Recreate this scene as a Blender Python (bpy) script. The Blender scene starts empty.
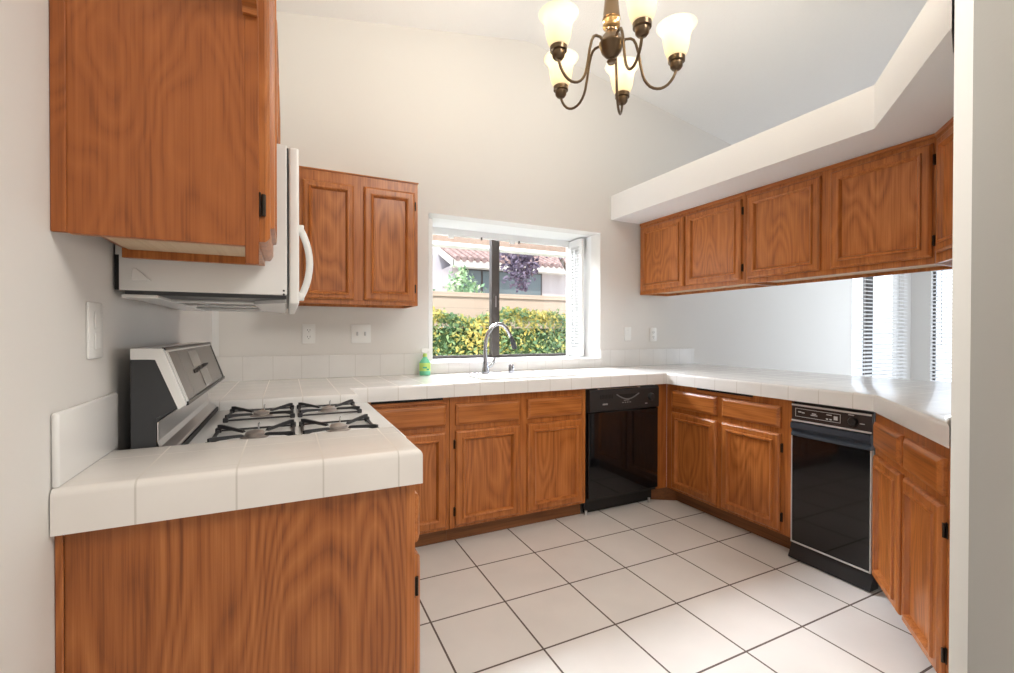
import bpy, bmesh, math, random
from mathutils import Vector, Matrix
random.seed(7)
sc = bpy.context.scene
col = sc.collection
PI = math.pi

# ------------------------------------------------------------------ camera
CAM_Z = 1.1612
cam_d = bpy.data.cameras.new('camera')
cam_d.sensor_width = 36.0
cam_d.lens = 456.79 / 1014 * 36.0
cam_d.clip_start = 0.02
cam = bpy.data.objects.new('camera', cam_d)
col.objects.link(cam)
yaw, pitch, roll = .4485, -.0078, .0015
fw = Vector((math.sin(yaw)*math.cos(pitch), math.cos(yaw)*math.cos(pitch), math.sin(pitch)))
rt = Vector((math.cos(yaw), -math.sin(yaw), 0))
up = rt.cross(fw)
r2 = rt*math.cos(roll) + up*math.sin(roll)
u2 = -rt*math.sin(roll) + up*math.cos(roll)
M = Matrix((r2, u2, -fw)).transposed().to_4x4()
M.translation = Vector((0, 0, CAM_Z))
cam.matrix_world = M
sc.camera = cam

# ------------------------------------------------------------------ world, sun, exposure
sc.view_settings.view_transform = 'Standard'
sc.view_settings.look = 'None'
sc.view_settings.gamma = 1
sc.view_settings.use_curve_mapping = False
sc.view_settings.exposure = -0.05
world = bpy.data.worlds.new('world')
sc.world = world
world.use_nodes = True
bg = world.node_tree.nodes['Background']
bg.inputs[0].default_value = (.80, .89, 1.0, 1)
bg.inputs[1].default_value = 2.6
sun_d = bpy.data.lights.new('sun', 'SUN')
sun_d.energy = 4.5
sun_d.angle = .02
sun_d.color = (1, .93, .82)
sun = bpy.data.objects.new('sun', sun_d)
col.objects.link(sun)
sun.rotation_euler = Vector((.35, .60, -1.0)).to_track_quat('-Z', 'Y').to_euler()

def area(name, loc, direction, sx, sy, power, color, spread=PI):
    d = bpy.data.lights.new(name, 'AREA')
    d.shape = 'RECTANGLE'; d.size = sx; d.size_y = sy; d.energy = power; d.color = color
    d.spread = spread
    o = bpy.data.objects.new(name, d); col.objects.link(o)
    o.location = loc
    o.rotation_euler = Vector(direction).to_track_quat('-Z', 'Y').to_euler()
    return o
# soft fill lamp added behind the camera; the rear wall has no opening
area('rear_fill', (1.2, -3.9, 1.7), (0, 1, .15), 1.3, 2.0, 22, (1, .97, .93))
# overhead fill lamp added out of view to light counters, floor and oak
area('overhead_fill', (1.45, -.75, 3.0), (-.1, .45, -1), .8, 1.0, 46, (1, .95, .88))
# lamp added outside, hidden above the kitchen window, to strengthen the light coming in
area('window_fill', (1.55, 4.42, 2.62), (0, -1.35, -1.05), 2.2, .5, 120, (.90, .95, 1), math.radians(95))
area('nook_fill', (6.9, 1.6, 1.45), (-1, -.5, 0), 1.3, 1.5, 55, (.86, .94, 1))  # lamp added just inside the nook's right window to brighten the left wall

# ------------------------------------------------------------------ node helpers
def newmat(name):
    m = bpy.data.materials.new(name); m.use_nodes = True
    nt = m.node_tree
    return m, nt, nt.nodes['Principled BSDF']
def N(nt, t, **kw):
    n = nt.nodes.new(t)
    for k, v in kw.items(): setattr(n, k, v)
    return n
def math_(nt, op, a, b=None):
    n = N(nt, 'ShaderNodeMath', operation=op)
    for i, v in enumerate((a, b)):
        if v is None: continue
        if isinstance(v, (int, float)): n.inputs[i].default_value = v
        else: nt.links.new(v, n.inputs[i])
    return n.outputs[0]
def plain(name, c, rough=.5, metal=0.0, spec=.5, noise=0, coat=0, bump=0, bscale=200):
    m, nt, b = newmat(name)
    b.inputs['Base Color'].default_value = (*c, 1)
    b.inputs['Roughness'].default_value = rough
    b.inputs['Metallic'].default_value = metal
    b.inputs['Specular IOR Level'].default_value = spec
    b.inputs['Coat Weight'].default_value = coat
    if noise or bump:
        tc = N(nt, 'ShaderNodeTexCoord')
        nz = N(nt, 'ShaderNodeTexNoise'); nz.inputs['Scale'].default_value = bscale; nz.inputs['Detail'].default_value = 3
        nt.links.new(tc.outputs['Object'], nz.inputs['Vector'])
        if noise:
            rp = N(nt, 'ShaderNodeValToRGB')
            rp.color_ramp.elements[0].color = (*[x*(1-noise) for x in c], 1)
            rp.color_ramp.elements[1].color = (*[min(1, x*(1+noise)) for x in c], 1)
            rp.color_ramp.elements[0].position = .3; rp.color_ramp.elements[1].position = .7
            nt.links.new(nz.outputs['Fac'], rp.inputs[0]); nt.links.new(rp.outputs[0], b.inputs['Base Color'])
        if bump:
            bp = N(nt, 'ShaderNodeBump'); bp.inputs['Strength'].default_value = bump; bp.inputs['Distance'].default_value = .003
            nt.links.new(nz.outputs['Fac'], bp.inputs['Height']); nt.links.new(bp.outputs[0], b.inputs['Normal'])
    return m
def oak(name, grain='z', dark=(.215, .062, .013), mid=(.41, .130, .028), light=(.57, .21, .057), fig=1.0, amp=9.0, rough=.30, ringw=.20, al=1.5):
    m, nt, b = newmat(name)
    tc = N(nt, 'ShaderNodeTexCoord'); oi = N(nt, 'ShaderNodeObjectInfo')
    off = N(nt, 'ShaderNodeVectorMath', operation='SCALE'); off.inputs[0].default_value = (7, 11, 5)
    nt.links.new(oi.outputs['Random'], off.inputs['Scale'])
    ad = N(nt, 'ShaderNodeVectorMath', operation='ADD')
    nt.links.new(tc.outputs['Object'], ad.inputs[0]); nt.links.new(off.outputs[0], ad.inputs[1])
    def stretched(across, along):
        s = {'z': (across, across, along), 'x': (along, across, across), 'y': (across, along, across)}[grain]
        mp = N(nt, 'ShaderNodeMapping'); mp.inputs['Scale'].default_value = s
        nt.links.new(ad.outputs[0], mp.inputs['Vector']); return mp.outputs[0]
    n1 = N(nt, 'ShaderNodeTexNoise'); n1.inputs['Scale'].default_value = 1; n1.inputs['Detail'].default_value = 1.5; n1.inputs['Roughness'].default_value = .45
    nt.links.new(stretched(6.5*fig, al*fig), n1.inputs['Vector'])
    ring = math_(nt, 'PINGPONG', math_(nt, 'MULTIPLY', n1.outputs['Fac'], amp), .5)
    ring = math_(nt, 'MULTIPLY', ring, 2.0)
    n2 = N(nt, 'ShaderNodeTexNoise'); n2.inputs['Scale'].default_value = 1; n2.inputs['Detail'].default_value = 4; n2.inputs['Roughness'].default_value = .6
    nt.links.new(stretched(190, 3.5), n2.inputs['Vector'])
    n3 = N(nt, 'ShaderNodeTexNoise'); n3.inputs['Scale'].default_value = 1; n3.inputs['Detail'].default_value = 2
    nt.links.new(stretched(55, 1.5), n3.inputs['Vector'])
    f = math_(nt, 'ADD', math_(nt, 'MULTIPLY', ring, ringw), math_(nt, 'MULTIPLY', math_(nt, 'SUBTRACT', n2.outputs['Fac'], .26), .94))
    f = math_(nt, 'ADD', f, math_(nt, 'MULTIPLY', math_(nt, 'SUBTRACT', n3.outputs['Fac'], .2), (.55-ringw)*1.7))
    rp = N(nt, 'ShaderNodeValToRGB'); e = rp.color_ramp.elements
    e[0].position = .16; e[0].color = (*dark, 1)
    e[1].position = .86; e[1].color = (*light, 1)
    k = rp.color_ramp.elements.new(.45); k.color = (*mid, 1)
    nt.links.new(f, rp.inputs[0]); nt.links.new(rp.outputs[0], b.inputs['Base Color'])
    b.inputs['Roughness'].default_value = rough
    b.inputs['Specular IOR Level'].default_value = .45
    bp = N(nt, 'ShaderNodeBump'); bp.inputs['Strength'].default_value = .12; bp.inputs['Distance'].default_value = .001
    nt.links.new(n2.outputs['Fac'], bp.inputs['Height']); nt.links.new(bp.outputs[0], b.inputs['Normal'])
    return m
def tile(name, c, grout, pitch, ph, joint, rough=.2, axes=(1, 1, 0), noise=.03, nscale=6, bumpy=.12):
    m, nt, b = newmat(name)
    tc = N(nt, 'ShaderNodeTexCoord'); sp = N(nt, 'ShaderNodeSeparateXYZ'); nt.links.new(tc.outputs['Object'], sp.inputs[0])
    ge = N(nt, 'ShaderNodeNewGeometry'); sn = N(nt, 'ShaderNodeSeparateXYZ'); nt.links.new(ge.outputs['True Normal'], sn.inputs[0])
    mask = None
    for i in range(3):
        if not axes[i]: continue
        v = math_(nt, 'DIVIDE', math_(nt, 'SUBTRACT', sp.outputs[i], ph[i] - pitch/2), pitch)
        v = math_(nt, 'ABSOLUTE', math_(nt, 'SUBTRACT', math_(nt, 'FRACT', v), .5))
        ln = math_(nt, 'LESS_THAN', v, joint/pitch/2)
        ln = math_(nt, 'MULTIPLY', ln, math_(nt, 'LESS_THAN', math_(nt, 'ABSOLUTE', sn.outputs[i]), .6))
        mask = ln if mask is None else math_(nt, 'MAXIMUM', mask, ln)
    nz = N(nt, 'ShaderNodeTexNoise'); nz.inputs['Scale'].default_value = nscale; nz.inputs['Detail'].default_value = 4
    nt.links.new(tc.outputs['Object'], nz.inputs['Vector'])
    rp = N(nt, 'ShaderNodeValToRGB')
    rp.color_ramp.elements[0].position = .3; rp.color_ramp.elements[1].position = .7
    rp.color_ramp.elements[0].color = (*[x*(1-noise) for x in c], 1); rp.color_ramp.elements[1].color = (*[x*(1+noise) for x in c], 1)
    nt.links.new(nz.outputs['Fac'], rp.inputs[0])
    mx = N(nt, 'ShaderNodeMixRGB'); mx.inputs['Color2'].default_value = (*grout, 1)
    nt.links.new(mask, mx.inputs['Fac']); nt.links.new(rp.outputs[0], mx.inputs['Color1'])
    nt.links.new(mx.outputs[0], b.inputs['Base Color'])
    nt.links.new(math_(nt, 'ADD', math_(nt, 'MULTIPLY', mask, .5), rough), b.inputs['Roughness'])
    n4 = N(nt, 'ShaderNodeTexNoise'); n4.inputs['Scale'].default_value = 14; nt.links.new(tc.outputs['Object'], n4.inputs['Vector'])
    h = math_(nt, 'SUBTRACT', math_(nt, 'MULTIPLY', n4.outputs['Fac'], 1.2), mask)
    bp = N(nt, 'ShaderNodeBump'); bp.inputs['Strength'].default_value = bumpy; bp.inputs['Distance'].default_value = .004
    nt.links.new(h, bp.inputs['Height']); nt.links.new(bp.outputs[0], b.inputs['Normal'])
    return m

MAT = {}
MAT['oak'] = oak('oak_vertical_grain')
MAT['oak_h'] = oak('oak_horizontal_grain', 'x', fig=.8, amp=7)
MAT['oak_panel'] = oak('oak_panel_grain', 'z', fig=.8, amp=16, ringw=.30)
MAT['oak_ply'] = oak('oak_plywood', 'z', dark=(.195, .053, .010), mid=(.315, .090, .019), light=(.40, .125, .030), fig=.9, amp=15, rough=.34, ringw=.24, al=3.0)
MAT['oak_end'] = oak('oak_end_panel', 'z', dark=(.165, .047, .011), mid=(.33, .102, .025), light=(.48, .175, .050), fig=.75, amp=24, rough=.34, ringw=.30, al=1.1)
MAT['raw'] = oak('raw_plywood_underside', 'x', dark=(.55, .40, .26), mid=(.66, .50, .34), light=(.72, .57, .41), fig=.6, amp=4, rough=.6)
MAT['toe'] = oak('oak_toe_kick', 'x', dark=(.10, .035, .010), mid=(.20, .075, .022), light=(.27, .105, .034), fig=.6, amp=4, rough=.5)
MAT['hinge'] = plain('dark_bronze', (.035, .025, .018), .35, .8)
MAT['wall'] = plain('wall_paint', (.755, .735, .705), .7, bump=.10, bscale=90)
MAT['wall_grey'] = plain('grey_hall_wall', (.43, .42, .40), .7, bump=.10, bscale=90)  # hall wall, a darker grey than the other walls
MAT['ceil'] = plain('popcorn_ceiling', (.93, .925, .915), .85, bump=.8, bscale=160)
MAT['soffit'] = plain('white_soffit_paint', (.90, .895, .895), .7, bump=.15, bscale=90)
MAT['white'] = plain('white_paint', (.86, .86, .85), .45)
MAT['plastic'] = plain('white_plastic', (.84, .84, .82), .3)
MAT['tile'] = tile('white_glazed_tile', (.82, .805, .79), (.60, .57, .53), .15, (.059, .147, 0), .0032, .17)
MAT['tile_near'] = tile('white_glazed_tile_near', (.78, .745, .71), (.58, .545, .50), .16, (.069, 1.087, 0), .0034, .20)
MAT['splash'] = tile('white_splash_tile', (.80, .785, .765), (.62, .60, .57), .1503, (-.224, 0, 0), .003, .14, (1, 0, 0))
MAT['floor'] = tile('cream_floor_tile', (.735, .70, .675), (.115, .085, .072), .33, (.5165, 2.1046, 0), .0075, .30, (1, 1, 0), noise=.045, nscale=3.5, bumpy=.06)
MAT['black'] = plain('gloss_black', (.006, .006, .007), .06, 0, .55)
MAT['black_satin'] = plain('satin_black', (.014, .014, .015), .32)
MAT['panel_black'] = plain('panel_black', (.024, .024, .025), .42)
MAT['rim'] = plain('grey_plastic_rim', (.16, .16, .165), .35)
MAT['strip'] = plain('pale_aluminium_strip', (.62, .60, .59), .45, .35)
MAT['black_matt'] = plain('matt_black', (.006, .006, .006), .6)
MAT['darkgrey'] = plain('dark_grey_enamel', (.035, .037, .041), .35)
MAT['iron'] = plain('cast_iron', (.028, .028, .031), .5, 0, .5, bump=.2, bscale=300)
MAT['chrome'] = plain('chrome', (.80, .80, .81), .12, 1)
MAT['tap'] = plain('tap_chrome', (.42, .42, .45), .16, 1)
MAT['steel'] = plain('brushed_steel', (.62, .62, .63), .32, 1)
MAT['alu'] = plain('burner_aluminium', (.40, .355, .33), .45, .7)
MAT['enamel'] = plain('white_enamel', (.82, .82, .81), .18)
MAT['panelglass'] = plain('grey_control_glass', (.19, .17, .155), .22, 0, .6)
MAT['brownpanel'] = plain('dark_brown_control_panel', (.035, .026, .024), .25)
MAT['mark'] = plain('pale_printed_mark', (.55, .55, .55), .5)
MAT['bronze'] = plain('antique_brass', (.15, .105, .065), .28, .9)
MAT['brass'] = plain('polished_brass', (.42, .27, .12), .28, 1)
MAT['alframe'] = plain('bronze_aluminium', (.085, .075, .07), .4, .3)
MAT['porcelain'] = plain('porcelain', (.85, .85, .85), .1)
def glassmat():
    m, nt, b = newmat('window_glass')
    b.inputs['Base Color'].default_value = (1, 1, 1, 1); b.inputs['Roughness'].default_value = 0
    tr = N(nt, 'ShaderNodeBsdfTransparent'); gl = N(nt, 'ShaderNodeBsdfGlossy'); gl.inputs['Roughness'].default_value = .0
    lw = N(nt, 'ShaderNodeLayerWeight'); lw.inputs['Blend'].default_value = .5
    fr = math_(nt, 'ADD', math_(nt, 'MULTIPLY', math_(nt, 'POWER', lw.outputs['Facing'], 4.0), .5), .02)
    mx = N(nt, 'ShaderNodeMixShader'); out = nt.nodes['Material Output']
    nt.links.new(fr, mx.inputs[0]); nt.links.new(tr.outputs[0], mx.inputs[1]); nt.links.new(gl.outputs[0], mx.inputs[2])
    nt.links.new(mx.outputs[0], out.inputs[0]); return m
MAT['glass'] = glassmat()
def shademat():
    m, nt, b = newmat('frosted_lamp_glass')
    tl = N(nt, 'ShaderNodeBsdfTranslucent'); tl.inputs[0].default_value = (.66, .615, .515, 1)
    df = N(nt, 'ShaderNodeBsdfDiffuse'); df.inputs[0].default_value = (.92, .86, .72, 1)
    em = N(nt, 'ShaderNodeEmission'); em.inputs[0].default_value = (1, .84, .60, 1); em.inputs[1].default_value = .30
    mx = N(nt, 'ShaderNodeMixShader'); mx.inputs[0].default_value = .4
    nt.links.new(tl.outputs[0], mx.inputs[1]); nt.links.new(df.outputs[0], mx.inputs[2])
    a = N(nt, 'ShaderNodeAddShader'); nt.links.new(mx.outputs[0], a.inputs[0]); nt.links.new(em.outputs[0], a.inputs[1])
    nt.links.new(a.outputs[0], nt.nodes['Material Output'].inputs[0]); return m
MAT['shade'] = shademat()
def bulbmat():
    m, nt, b = newmat('glowing_bulb')
    b.inputs['Base Color'].default_value = (1, .9, .7, 1)
    b.inputs['Emission Color'].default_value = (1, .82, .52, 1); b.inputs['Emission Strength'].default_value = 6
    return m
MAT['bulb'] = bulbmat()

# ------------------------------------------------------------------ mesh helpers
class MB:
    def __init__(s): s.bm = bmesh.new()
    def box(s, x0, x1, y0, y1, z0, z1, bev=0, seg=2, rot=None, piv=None):
        r = bmesh.ops.create_cube(s.bm, size=1)
        vs = r['verts']
        for v in vs:
            v.co = Vector(((x0+x1)/2 + v.co.x*(x1-x0), (y0+y1)/2 + v.co.y*(y1-y0), (z0+z1)/2 + v.co.z*(z1-z0)))
        if bev:
            es = list({e for v in vs for e in v.link_edges})
            rb = bmesh.ops.bevel(s.bm, geom=es, offset=bev, segments=seg, profile=.5, affect='EDGES')
            vs = list({v for f in rb['faces'] for v in f.verts} | {v for v in vs if v.is_valid})
        if rot is not None:
            bmesh.ops.rotate(s.bm, verts=vs, cent=piv or Vector(((x0+x1)/2, (y0+y1)/2, (z0+z1)/2)), matrix=rot)
        return s
    def tube(s, pts, r, n=10, cap=True):
        pts = [Vector(p) for p in pts]
        rad = r if isinstance(r, (list, tuple)) else [r]*len(pts)
        t0 = (pts[1]-pts[0]).normalized()
        ref = Vector((0, 0, 1)) if abs(t0.z) < .9 else Vector((1, 0, 0))
        u = t0.cross(ref).normalized()
        rings = []
        for i, p in enumerate(pts):
            a = pts[max(0, i-1)]; b = pts[min(len(pts)-1, i+1)]
            t = (b-a).normalized()
            u = (u - t*u.dot(t)).normalized(); w = t.cross(u)
            rings.append([s.bm.verts.new(p + (u*math.cos(2*PI*k/n) + w*math.sin(2*PI*k/n))*rad[i]) for k in range(n)])
        for a, b in zip(rings, rings[1:]):
            for k in range(n): s.bm.faces.new((a[k], a[(k+1) % n], b[(k+1) % n], b[k]))
        if cap:
            s.bm.faces.new(rings[0][::-1]); s.bm.faces.new(rings[-1])
        return s
    def lathe(s, prof, c=(0, 0, 0), n=24, cap=True, wave=None):
        rings = []
        for r, z in prof:
            rings.append([s.bm.verts.new((c[0]+r*math.cos(2*PI*k/n), c[1]+r*math.sin(2*PI*k/n), c[2]+z)) for k in range(n)])
        for a, b in zip(rings, rings[1:]):
            for k in range(n): s.bm.faces.new((a[k], a[(k+1) % n], b[(k+1) % n], b[k]))
        if cap:
            s.bm.faces.new(rings[0][::-1]); s.bm.faces.new(rings[-1])
        return s
    def prism(s, poly, a0, a1, axis='z', bev=0):
        def P(p, h):
            return {'z': (p[0], p[1], h), 'y': (p[0], h, p[1]), 'x': (h, p[0], p[1])}[axis]
        A = [s.bm.verts.new(P(p, a0)) for p in poly]; B = [s.bm.verts.new(P(p, a1)) for p in poly]
        n = len(poly); fs = [s.bm.faces.new(A[::-1]), s.bm.faces.new(B)]
        for i in range(n): fs.append(s.bm.faces.new((A[i], A[(i+1) % n], B[(i+1) % n], B[i])))
        if bev:
            es = list({e for f in fs for e in f.edges})
            bmesh.ops.bevel(s.bm, geom=es, offset=bev, segments=2, profile=.5, affect='EDGES')
        return s
    def rings(s, loops, fill=True, back=True):
        R = [[s.bm.verts.new(p) for p in l] for l in loops]
        n = len(R[0])
        for a, b in zip(R, R[1:]):
            for k in range(n): s.bm.faces.new((a[k], a[(k+1) % n], b[(k+1) % n], b[k]))
        if fill: s.bm.faces.new(R[-1])
        if back: s.bm.faces.new(R[0][::-1])
        return s
    def build(s, name, m, parent=None, smooth=False, kind=None):
        bmesh.ops.recalc_face_normals(s.bm, faces=s.bm.faces)
        me = bpy.data.meshes.new(name); s.bm.to_mesh(me); s.bm.free()
        me.materials.append(MAT[m] if isinstance(m, str) else m)
        if smooth:
            for p in me.polygons: p.use_smooth = True
            me.set_sharp_from_angle(angle=math.radians(40))
        o = bpy.data.objects.new(name, me); col.objects.link(o)
        if parent is not None: o.parent = parent
        if kind: o['kind'] = kind
        return o
def tag(o, label, cat, group=None):
    o['label'] = label; o['category'] = cat
    if group: o['group'] = group
    return o
def thing(name, label, cat, loc=(0, 0, 0), rz=0, group=None):
    o = bpy.data.objects.new(name, None); o.empty_display_size = .1
    col.objects.link(o); o.location = loc; o.rotation_euler = (0, 0, rz)
    return tag(o, label, cat, group)
def plan(mb, cells, z0, z1):
    """prism over several plan cells that share corners"""
    V = {}
    def v(p):
        k = (round(p[0], 4), round(p[1], 4))
        if k not in V: V[k] = mb.bm.verts.new((p[0], p[1], z1))
        return V[k]
    fs = [mb.bm.faces.new([v(p) for p in c]) for c in cells]
    bmesh.ops.recalc_face_normals(mb.bm, faces=fs)
    r = bmesh.ops.extrude_face_region(mb.bm, geom=fs)
    for g in r['geom']:
        if isinstance(g, bmesh.types.BMVert): g.co.z = z0
    return mb

# ------------------------------------------------------------------ the setting
WX = -.37            # left wall
BY = 2.95            # window wall
RX = 7.01            # far right wall of the dining nook
FY = -4.0
MB().box(WX-.15, RX+.15, FY, BY+.12, -.08, 0).build('floor', 'floor', kind='structure')
MB().box(WX-.12, WX, FY, BY+.12, 0, 3.0).build('wall_left', 'wall', kind='structure')
MB().box(WX, WX+.032, BY-.004, BY, 1.03, 2.95).build('trim_1', 'white', kind='structure')
def zc(x): return 3.290 - .172*abs(x-1.60)
mb = MB()
xs = [WX-.2, .6, 1.2, 1.5, 1.56, 1.60, 1.64, 1.7, 2.0, 3.0, RX+.2]
mb.prism([(x, zc(x) - (.006 if abs(x-1.6) < .03 else 0)) for x in xs] + [(x, zc(x)+.1) for x in xs[::-1]], FY, BY+.12, 'y')
mb.build('ceiling', 'ceil', kind='structure')
# window wall with two openings
W1 = (.843, 2.240, .963, 1.955)
W2 = (5.73, 6.84, .10, 2.05)
WT = .42             # depth of the deep window recess wall
mb = MB()
H = 3.35
for a, b, c, d in ((WX-.12, W1[0], 0, H), (W1[0], W1[1], 0, W1[2]), (W1[0], W1[1], W1[3], H), (W1[1], W2[0], 0, H), (W2[0], W2[1], 0, W2[2]), (W2[0], W2[1], W2[3], H), (W2[1], RX+.12, 0, H)):
    mb.box(a, b, BY, BY+.12, c, d)
mb.build('wall_back', 'wall', kind='structure')
# right wall of the nook with one opening
W3 = (1.25, 2.755, .10, 2.05)
mb = MB()
for a, b, c, d in ((.70, W3[0], 0, 2.6), (W3[0], W3[1], 0, W3[2]), (W3[0], W3[1], W3[3], 2.6), (W3[1], BY, 0, 2.6)):
    mb.box(RX, RX+.12, a, b, c, d)
mb.build('wall_right', 'wall', kind='structure')
MB().prism([(1.768, .646), (5.2, .646), (5.2, .705), (1.93, .705)], 0, 3.4).build('wall_front', 'wall', kind='structure')
MB().box(WX-.12, 2.0, FY-.12, FY, 0, 3.4).build('wall_rear', 'wall', kind='structure')
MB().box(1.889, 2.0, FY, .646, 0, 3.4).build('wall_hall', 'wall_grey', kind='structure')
# soffit over the right-hand cupboards
dxy = Vector((-.766, -.643))
nin = Vector((.643, -.766))
MB().prism([(2.345, BY), (2.345, 1.125), (1.775, .655), (1.94, .712), (3.0, .712), (3.0, BY)], 2.068, 2.262).build('ceiling_soffit', 'soffit', kind='structure')

# ------------------------------------------------------------------ kitchen window
wn = thing('window_1', 'deep white kitchen window recess with dark bronze sliding window over the sink', 'window', (0, 0, 0)); wn['kind'] = 'structure'
GY = 3.36
mb = MB()
mb.box(W1[0]-.05, W1[0], BY+.12, GY+.06, W1[2]-.05, W1[3]+.05)
mb.box(W1[1], W1[1]+.05, BY+.12, GY+.06, W1[2]-.05, W1[3]+.05)
mb.box(W1[0], W1[1], BY+.12, GY+.06, W1[3], W1[3]+.05)
mb.build('reveal', 'white', wn)
MB().box(W1[0], W1[1], BY+.12, GY+.06, W1[2]-.05, W1[2]).build('sill', 'white', wn)
mb = MB(); a, b, c, d = W1
mb.box(a, b, GY-.035, GY, d-.05, d).box(a, a+.05, GY-.035, GY, c, d-.05).box(b-.055, b, GY-.035, GY, c, d-.05)
mb.build('white_frame', 'white', wn)
mb = MB()
mb.box(a+.05, b-.055, GY, GY+.05, c, c+.022)
mb.box(1.478, 1.512, GY-.005, GY+.045, c, d-.04)
mb.box(1.517, 1.553, GY+.01, GY+.05, c, d-.04)
mb.build('sash_frame', 'alframe', wn)
MB().box(1.510, 1.519, GY-.004, GY+.004, 1.37, 1.46).build('latch', 'steel', wn)
MB().box(a+.05, 1.50, GY+.02, GY+.024, c+.02, d-.045).build('pane', 'glass', wn)
MB().box(1.53, b-.055, GY+.032, GY+.036, c+.02, d-.045).build('pane', 'glass', wn)
mb = MB()
for x in (1.10, 1.62): mb.box(x, x+.045, GY-.05, GY-.035, d-.075, d-.045, .004)
mb.build('blind_bracket', 'white', wn)
mb = MB()
for x in (1.37, 1.70): mb.box(x, x+.010, GY-.045, GY-.035, d-.068, d-.045)
mb.build('hook', 'alframe', wn)

def shutter(label, x, y0, y1, z0, z1):
    t = thing('window_shutter', label, 'shutter', (x, y0, z0), 0, 'louvred shutters folded into the window recess')
    L = y1-y0; Hh = z1-z0
    mb = MB()
    st = .035
    mb.box(-.014, .014, 0, st, 0, Hh, .003).box(-.014, .014, L-st, L, 0, Hh, .003)
    mb.box(-.014, .014, st, L-st, 0, .07).box(-.014, .014, st, L-st, Hh-.05, Hh)
    mb.build('shutter_frame', 'white', t)
    mb = MB(); n = 34
    for i in range(n):
        z = .07 + (Hh-.12)*(i+.5)/n
        mb.box(-.016, .016, st, L-st, z-.002, z+.002, rot=Matrix.Rotation(math.radians(38), 3, 'Y'))
    mb.build('louvre', 'white', t, kind=None)
    MB().box(-.022, -.017, L*.5-.004, L*.5+.004, .10, Hh-.08).build('tilt_rod', 'white', t)
    return t
shutter('white louvred shutter folded open against the right side of the window recess', 2.205, 3.135, 3.325, .972, 1.945)
shutter('white louvred shutter seen edge-on at the left side of the window recess', .868, 2.985, 3.2, .972, 1.93)

# dining nook windows and blinds
def nook_window(name, label, horizontal, a, b, z0, z1):
    t = thing(name, label, 'window'); t['kind'] = 'structure'
    mb = MB(); g = MB()
    if horizontal:
        mb.box(a+.41, a+.53, BY+.05, BY+.1, z0, z1)
        fw_ = MB(); fw_.box(a, a+.04, BY+.05, BY+.1, z0, z1).box(b-.04, b, BY+.05, BY+.1, z0, z1).box(a, b, BY+.05, BY+.1, z0, z0+.04).box(a, b, BY+.05, BY+.1, z1-.04, z1)
        fw_.build('white_frame', 'white', t)
        g.box(a, b, BY+.07, BY+.074, z0, z1)
    else:
        mb.box(RX+.05, RX+.1, a, a+.04, z0, z1).box(RX+.05, RX+.08, b-.022, b, z0, z1).box(RX+.05, RX+.1, a, b, z0, z0+.04).box(RX+.05, RX+.1, a, b, z1-.04, z1)
        g.box(RX+.07, RX+.074, a, b, z0, z1)
    mb.build('frame', 'alframe', t); g.build('pane', 'glass', t)
nook_window('window_2', 'dining nook window behind white blinds in the window wall', True, *W2)
nook_window('window_3', 'dining nook window behind white blinds in the far right wall', False, *W3)
MAT['slat'] = plain('white_blind_slat', (.90, .90, .90), .4)
MAT['slat'].node_tree.nodes['Principled BSDF'].inputs['Transmission Weight'].default_value = 0
def blind(label, horizontal, a, b, z0, z1):
    t = thing('window_blind', label, 'blind', (a, BY, z0) if horizontal else (RX, b, z0), 0 if horizontal else -PI/2, 'white slatted blinds in the dining nook')
    L = b-a; Hh = z1-z0
    MB().box(.01, L-.01, -.045, .005, Hh-.05, Hh, .004).build('headrail', 'slat', t)
    mb = MB(); n = int((Hh-.1)/.044)
    for i in range(n):
        z = .05 + i*.044
        mb.box(.012, L-.012, -.045, .003, z-.0012, z+.0012, rot=Matrix.Rotation(math.radians(20), 3, 'X'))
    mb.build('slat', 'slat', t)
    MB().box(.012, L-.012, -.04, 0, 0, .02, .003).build('bottom_rail', 'slat', t)
    for x in (.16, L-.2): MB().tube([(x, -.048, .02), (x, -.048, Hh-.04)], .0016, 6).build('ladder_cord', 'slat', t)
    MB().tube([(.12, -.055, Hh-.05), (.12, -.055, Hh-1.05)], .004, 8).build('tilt_wand', 'mark', t)
blind('white slatted blind on the window wall past the counter, nearest the corner', True, W2[0], W2[1], W2[2], W2[3])
blind('white slatted blind on the far right wall beside the white pillar', False, W3[0], W3[1], W3[2], W3[3])

# ------------------------------------------------------------------ cabinets
def rect(x0, x1, z0, z1, i, y):
    return [(x0+i, y, z0+i), (x1-i, y, z0+i), (x1-i, y, z1-i), (x0+i, y, z1-i)]
def door(parent, x0, x1, z0, z1, hinge=None, fr=.048):
    mb = MB()
    L = [(0, 0), (0, -.011), (.003, -.015), (.011, -.020), (fr-.012, -.020), (fr-.010, -.0275), (fr-.003, -.0290), (fr+.002, -.024), (fr+.008, -.0105)]
    mb.rings([rect(x0, x1, z0, z1, i, y) for i, y in L], fill=False)
    d = mb.build('door', 'oak', parent)
    q = fr+.008
    mb = MB(); mb.rings([rect(x0, x1, z0, z1, q-.001, -.004), rect(x0, x1, z0, z1, q-.001, -.0105)])
    mb.build('door_panel', 'oak_panel', d)
    if hinge:
        for z in (z0+.075, z1-.075):
            x = x1 if hinge == 'r' else x0
            s = 1 if hinge == 'r' else -1
            h = MB()
            h.box(min(x, x+s*.010), max(x, x+s*.010), -.004, -.0005, z-.025, z+.025, .001, 1)
            h.tube([(x+s*.0035, -.009, z-.022), (x+s*.0035, -.009, z+.022)], .0042, 8)
            o = h.build('hinge', 'hinge', d)
    return d
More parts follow.
